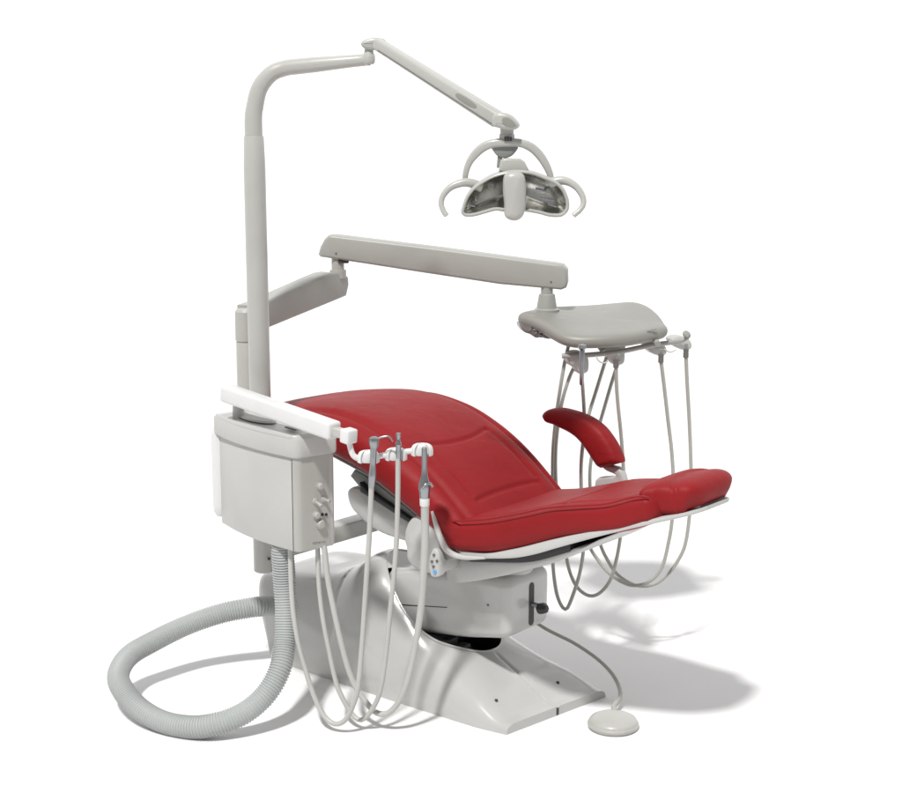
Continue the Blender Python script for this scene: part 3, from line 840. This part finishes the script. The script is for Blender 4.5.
# raised moulded rim and dished top
bm = bmesh.new(); cc = sum(ol, Vector()) / len(ol)
def lz(k, z): return [Vector((cc.x + (p.x - cc.x) * k, cc.y + (p.y - cc.y) * k, z)) for p in ol]
rings(bm, [lz(.97, zl1 - .002), lz(.955, zl1 + .006), lz(.92, zl1 + .008), lz(.86, zl1 + .004), lz(.78, zl1 + .001), lz(.5, zl1 + .0008)], cap=True)
obj('lid_top', bm, 'front', lid, angle=70)
def cabpt(t, off, z):     # along the front face, inwards, up
    p = b1.lerp(b2_, t) + d2 * off; return Vector((p.x, p.y, z))
bm = bmesh.new(); c_ = cabpt(.34, .055, zl1 + .006)
R = []
for k_, dz in ((1.1, .0), (1.0, .006), (.92, .004), (.8, .0035), (.3, .002)):
    R.append([c_ + d1 * .085 * k_ * math.cos(q) + d2 * .035 * k_ * math.sin(q) + Z * dz for q in [2 * math.pi * k / 48 for k in range(48)]])
rings(bm, R); obj('lid_dish', bm, 'front', lid)
bm = bmesh.new(); lathe(bm, cabpt(.17, .03, zl1 - .002), [(.0, .048), (.014, .046), (.018, .04), (.019, .02), (.019, 0)], seg=28); obj('arm_pivot', bm, 'shell', lid)
bm = bmesh.new(); box(bm, cabpt(.83, .055, zl1 + .010), d1, d2, Z, .030, .010, .0035, .002)
latch = obj('lid_latch', bm, 'white', lid)
bm = bmesh.new(); box(bm, cabpt(.83, .044, zl1 + .0085), d1, d2, Z, .029, .003, .0018, .0004)
obj('latch_gap', bm, 'ink', lid)
# white canister at the left end
bm = bmesh.new()
R = []
for (k, z) in ((.3, zb_ + .015), (.75, zb_ + .019), (.95, zb_ + .035), (1, zb_ + .06), (1, zt_ - .01), (.95, zt_ + .012), (.75, zt_ + .026), (.3, zt_ + .03)):
    c_ = b1 - d1 * .022 + d2 * .03
    R.append([Vector((c_.x, c_.y, z)) + d1 * .030 * k * math.cos(q) + d2 * .045 * k * math.sin(q) for q in [2 * math.pi * i / 40 for i in range(40)]])
rings(bm, R); obj('canister', bm, 'white', cab)
# knobs and toggles on the side panel
e_ = b2_ + d1 * .0215
def sidept(x, y): return on_plane(x, y, e_, d1)
for x, y, r in ((319.5, 486, .011), (316, 515, .011), (320, 524, .014)):
    bm = bmesh.new(); lathe(bm, sidept(x, y), [(.0, .014), (r * .75, .013), (r, .009), (r, .002), (r * 1.25, .0015), (r * 1.3, -.001)], axis=d1, seg=28)
    obj('knob', bm, 'panel', side)
for x, y, q in ((315, 501, -.6), (323.5, 499.5, -.1)):
    bm = bmesh.new(); c_ = sidept(x, y)
    lathe(bm, c_, [(.006, .006), (.009, .004), (.010, -.001)], axis=d1, seg=20)
    cyl(bm, c_, c_ + d1 * .026 + d2 * .006 + Z * .02 * q, .0042, .0058, seg=16, bev=.001)
    obj('toggle', bm, 'panel', side)
bm = bmesh.new()
for x in (322.3, 326): lathe(bm, sidept(x, 514.5), [(.0, .003), (.0045, .003), (.0055, -.001)], axis=d1, seg=16)
obj('socket', bm, 'dark', side)
bm = bmesh.new(); random.seed(5); x = 313.2
while x < 326:
    ww = random.uniform(.6, 1.5); hh = random.uniform(.7, 1.2)
    box(bm, sidept(x, 543.2 - (x - 313) * .12), d2, d1, Z, ww * .0016, .0006, hh * .0032, 0); x += ww + .5
obj('maker_mark', bm, 'mark', side)
# telescoping arm
TA, TB = D(226, 392.5, 4.66), D(335, 431, 4.30)
bm = bmesh.new()
tdir = (TB - TA).normalized()
beam(bm, TA, TB, .026, .026, .009)
ta = obj('sliding_arm', bm, 'white', cab)
bm = bmesh.new(); beam(bm, TB - tdir * .06, TB + tdir * .05, .014, .012, .002)
obj('inner_slide', bm, 'paint', ta)
EB = TB + tdir * .060
bm = bmesh.new(); beam(bm, EB - tdir * .018, EB + tdir * .018, .021, .021, .006)
obj('end_block', bm, 'white', ta)
bm = bmesh.new()
AY = EB.y
tube(bm, [EB - Z * .015, D(352, 453, AY), D(356, 457.5, AY), D(362, 458.5, AY + .005), D(380, 456, AY + .01), D(400, 452.5, AY + .02), D(418, 450, AY + .03)], .0085, n=50, seg=14)
rod = obj('holder_rod', bm, 'white', cab)
for x, y, dY in ((368.5, 457.5, .006), (396, 455, .02), (422, 450.5, .03)):
    bm = bmesh.new(); Y = AY + dY; c_ = D(x, y, Y); R = []
    # a squat cup, open at the front
    n_ = 44
    prof = [(.0, -.018), (.031, -.018), (.033, -.0165), (.033, -.002), (.031, .006), (.027, .012), (.021, .0155), (.014, .016), (.012, .014), (.010, .004), (.0, .003)]
    for r_, z_ in prof:
        ring_ = []
        for i in range(n_):
            a = 2 * math.pi * i / n_; q_ = .55 if (math.sin(a) < -.8 and r_ > .012) else 1.
            ring_.append(c_ + Vector((math.cos(a) * max(r_, .0005), math.sin(a) * max(r_, .0005) * .85 * q_, z_ + .004)))
        R.append(ring_)
    rings(bm, R)
    obj('cup_holder', bm, 'white', cab)

# =================================================================== ASSISTANT'S INSTRUMENTS
def P(pts, Y0, Y1, ymin=None):
    n = len(pts); out = []
    for i, (x, y) in enumerate(pts):
        t = i / (n - 1); out.append(D(x, y, Y0 + (Y1 - Y0) * t))
    return out
CYB = b2_.y + .06
iy = AY - .022
g = "instruments resting in the assistant's holders"
s1 = thing('air_water_syringe', D(373, 458, iy), 'steel syringe with a bent spout in the left cup of the white holder rod', 'dental syringe', g)
bm = bmesh.new()
tube(bm, [D(374, 443, iy), D(373.5, 452, iy), D(373, 462, iy), D(372.5, 475, iy), D(371.5, 487, iy)], [.0105, .0095, .009, .0115, .0095], n=30, seg=18)
sy = obj('syringe_body', bm, 'steel', s1)
bm = bmesh.new(); lathe(bm, D(374, 441.5, iy), [(.0, -.020), (.010, -.019), (.0135, -.010), (.0150, 0), (.0135, .010), (.008, .014), (.0, .016)], seg=24); obj('syringe_head', bm, 'steel', s1)
bm = bmesh.new(); tube(bm, [D(375, 440, iy), D(382, 437, iy), D(389, 436.5, iy), D(393, 441.5, iy)], [.0035, .003, .0026, .0022], n=24, seg=10); obj('spout', bm, 'steel', s1)
bm = bmesh.new(); box(bm, D(373, 452, iy - .009), (1, 0, 0), (0, 1, 0), Z, .003, .002, .018, .001); obj('trigger', bm, 'grey', s1)
bm = bmesh.new(); tube(bm, P([(371.5, 485), (370.5, 510), (369, 540), (367, 570), (365, 600), (362, 645), (358, 687), (352, 708), (345, 720), (337, 724), (329, 721), (321, 711), (313, 693), (305, 668), (298, 642), (293, 610), (291, 580), (290, 548)], iy, CYB), .0078, n=120, seg=12); obj('tubing', bm, 'hose2', s1)
s2_ = thing('saliva_ejector', D(397, 455, iy), 'slim ejector with a ridged steel tip in the middle cup of the white rod', 'saliva ejector', g)
iy2 = iy + .012
bm = bmesh.new(); lathe(bm, (D(398.5, 450, iy2).x, iy2, D(398.5, 450, iy2).z), [(.0, .052), (.007, .050), (.0075, .040), (.0058, .037), (.0062, .025), (.0085, .022), (.0095, .014), (.0075, .010), (.0085, -.004), (.0075, -.02), (.006, -.03)], seg=22)
obj('ejector_tip', bm, 'steel', s2_)
bm = bmesh.new(); tube(bm, P([(398, 458), (398, 485), (397.5, 512), (396.5, 540), (394, 575), (390, 613), (387, 645), (383, 676), (379, 695), (373, 708), (367, 716), (360, 720), (352, 714), (343, 699), (336, 682), (329, 650), (323, 619), (319, 585), (317.5, 545)], iy2, CYB), .0076, n=120, seg=12); obj('tubing', bm, 'hose2', s2_)
s3_ = thing('suction_handpiece', D(424, 455, iy), 'thick suction handpiece with lever and white collar in the right-hand cup', 'suction handpiece', g)
iy3 = iy + .02
bm = bmesh.new(); cx_ = D(424.5, 470, iy3)
zf = lambda y: D(424.5, y, iy3).z
lathe(bm, (cx_.x, iy3, 0), [(.005, zf(447)), (.008, zf(448)), (.0085, zf(455)), (.008, zf(468)), (.010, zf(476)), (.0165, zf(484)), (.0175, zf(489)), (.015, zf(493)), (.0145, zf(498))], seg=26)
obj('handpiece_body', bm, 'steel', s3_)
bm = bmesh.new(); tube(bm, [D(421, 489, iy3 - .018), D(425, 485, iy3 - .02), D(430, 483.5, iy3 - .012), D(432.5, 486.5, iy3 - .005)], .004, n=16, seg=10); obj('lever', bm, 'steel', s3_)
bm = bmesh.new(); lathe(bm, (cx_.x, iy3, 0), [(.013, zf(506)), (.0145, zf(505)), (.0145, zf(498)), (.0135, zf(497))], seg=24); obj('collar', bm, 'white', s3_)
bm = bmesh.new(); tube(bm, P([(425, 505), (425, 520), (425, 545), (423.5, 575), (421.5, 603), (417.5, 632), (413, 658), (407, 682), (401, 698), (394, 708), (388, 713), (381, 714), (374, 711), (366, 702), (357, 689), (349, 671), (341, 642), (333.5, 608), (328, 580), (324, 545)], iy3, CYB - .01), lambda t: .0125 - .0035 * min(1, t * 2.2), n=130, seg=14); obj('tubing', bm, 'hose2', s3_)

# =================================================================== TRAY INSTRUMENTS (hang behind the chair)
g = 'instruments hanging from the tray holders'
def instrument(name, label, cat, top, Yt, down, Yb, up_end, r=.0062, seg=10):
    """a handpiece in its holder with its tube looping down and back up to the tray"""
    t = thing(name, DT(top[0], top[1], Yt), label, cat, g)
    n1 = len(down); pts = []
    for i, (x, y) in enumerate(down):
        f = i / (n1 - 1); pts.append(DT(x, y, Yt + (Yb - Yt) * f))
    bm = bmesh.new(); tube(bm, pts, r, n=150, seg=seg); obj('tubing', bm, 'hose', t)
    return t
t1 = instrument('scaler_handpiece', 'slim steel handpiece with a long bare tip, leftmost holder under the tray', 'dental handpiece', (582, 363), 4.615,
    [(582.3, 382), (584, 408), (584.5, 430), (581, 470), (583, 520), (583.5, 548), (580, 572), (574, 592), (568, 607), (564.5, 609), (560, 603), (556, 590), (553, 565), (552, 530), (552.5, 490), (553, 450), (556, 418), (560, 390), (564, 366), (569, 343)], 4.80, None)
bm = bmesh.new(); c_ = DT(582, 363, 4.615); zz = lambda y: DT(582, y, 4.615).z
lathe(bm, (c_.x, c_.y, 0), [(.004, zz(344)), (.014, zz(345)), (.014, zz(348)), (.008, zz(350)), (.009, zz(352)), (.0085, zz(362)), (.0075, zz(372)), (.0075, zz(384)), (.005, zz(385))], seg=22)
obj('handpiece_body', bm, 'steel', t1)
t2 = instrument('turbine_handpiece', 'tubing with a short dark coupling in the second holder from the left under the tray', 'dental handpiece', (616, 362), 4.63,
    [(616, 366), (616.5, 385), (618, 405), (621.5, 440), (623.5, 475), (622, 520), (618, 552), (611, 578), (602, 591), (592, 596), (582, 592), (574, 582), (568, 565), (563, 535), (557, 495), (555.5, 458), (558, 425), (563, 398), (570, 376), (577, 362)], 4.80, None)
t3 = instrument('motor_handpiece', 'tubing with a short dark coupling in the third holder from the left under the tray', 'dental handpiece', (661, 357), 4.67,
    [(661, 361), (664, 385), (668, 420), (672, 455), (673.5, 490), (672, 520), (669, 540), (662, 567), (650, 581), (635, 585.5), (622, 582), (608, 572), (598, 560), (589, 545), (583, 520), (581, 485), (582, 450), (588, 418), (597, 388), (610, 346)], 4.85, None)
t4 = instrument('spare_handpiece', 'tubing with a short dark coupling in the rightmost holder beside the bar knob', 'dental handpiece', (686, 352), 4.72,
    [(686, 356), (687, 380), (689, 415), (690.5, 450), (691, 480), (689.5, 515), (685, 545), (677, 562), (668, 574), (657, 583), (645, 586), (632, 584), (617, 574), (607, 559), (600, 543), (592, 510), (590, 470), (596, 438), (606, 402), (615, 372), (625, 343)], 4.9, None)
for t, x, y, Y in ((t2, 616, 362, 4.63), (t3, 661, 357, 4.67), (t4, 686, 352, 4.72)):
    bm = bmesh.new(); c_ = DT(x, y, Y); lathe(bm, (c_.x, c_.y, c_.z), [(.004, .012), (.0085, .011), (.0095, .004), (.0085, 0), (.009, -.004), (.009, -.018), (.006, -.020)], seg=20)
    obj('coupling', bm, 'ink', t)

# =================================================================== CORRUGATED SUCTION HOSE
ctr = [(282.5, 543, 4.50), (282.5, 551, 4.50), (284.5, 581, 4.50), (286, 614, 4.48), (285, 642, 4.45), (280, 669, 4.40), (266, 694, 4.36), (244, 713, 4.33), (216.5, 724, 4.31), (192, 727, 4.32), (164, 722, 4.36), (139.5, 708.5, 4.42), (123, 690, 4.50), (118.5, 674, 4.58), (129, 656, 4.68), (153, 641.5, 4.76), (186, 625.5, 4.84), (219, 614, 4.88), (245, 608.5, 4.90), (266, 606, 4.93), (283, 607, 5.01)]
cp_ = [D(*c) for c in ctr]
vh = thing('suction_hose', Hp(192, 730, 0), 'thick grey corrugated hose looping over the floor from cabinet to chair base', 'hose')
smooth = spline(cp_, 2000)
Lh = sum((smooth[i + 1] - smooth[i]).length for i in range(1999)); pitch = .0088
bm = bmesh.new()
tube(bm, smooth, lambda t: .0335 + (.0019 + .0005 * math.sin(t * 37)) * math.copysign(abs(math.cos(math.pi * 2 * t * Lh / pitch)) ** .7, math.cos(math.pi * 2 * t * Lh / pitch)) + .0006 * math.sin(t * 23), raw=True, seg=30)
obj('corrugated_tube', bm, 'corr', vh, angle=80)

# =================================================================== FOOT PEDAL
pp = Hp(613, 727, 0)
fp = thing('foot_pedal', pp, 'round domed grey foot pedal on the floor right of the base, with cord', 'foot pedal')
bm = bmesh.new()
lathe(bm, pp, [(.060, .001), (.074, .001), (.079, .006), (.080, .014), (.077, .019)], seg=64)
obj('pedal_base', bm, 'paint', fp)
bm = bmesh.new()
lathe(bm, pp, [(.076, .0175), (.0755, .022), (.071, .028), (.055, .036), (.035, .041), (.015, .043), (.001, .0435)], seg=64)
obj('pedal_dome', bm, 'paint', fp)
bm = bmesh.new()
c0 = pp + Vector((.012, .066, .018))
tube(bm, [c0, c0 + Vector((.001, .03, .012)), D(620, 697, 4.55), D(618.5, 685, 4.62), D(610, 671, 4.68), D(595, 657, 4.74), D(574, 643, 4.80), D(556, 634, 4.84), D(543, 627, 4.88), D(520, 612, 4.92)], [.0085, .0075, .007, .0065, .0062, .006, .006, .006, .006, .006], n=70, seg=12)
obj('cord', bm, 'hose', fp)
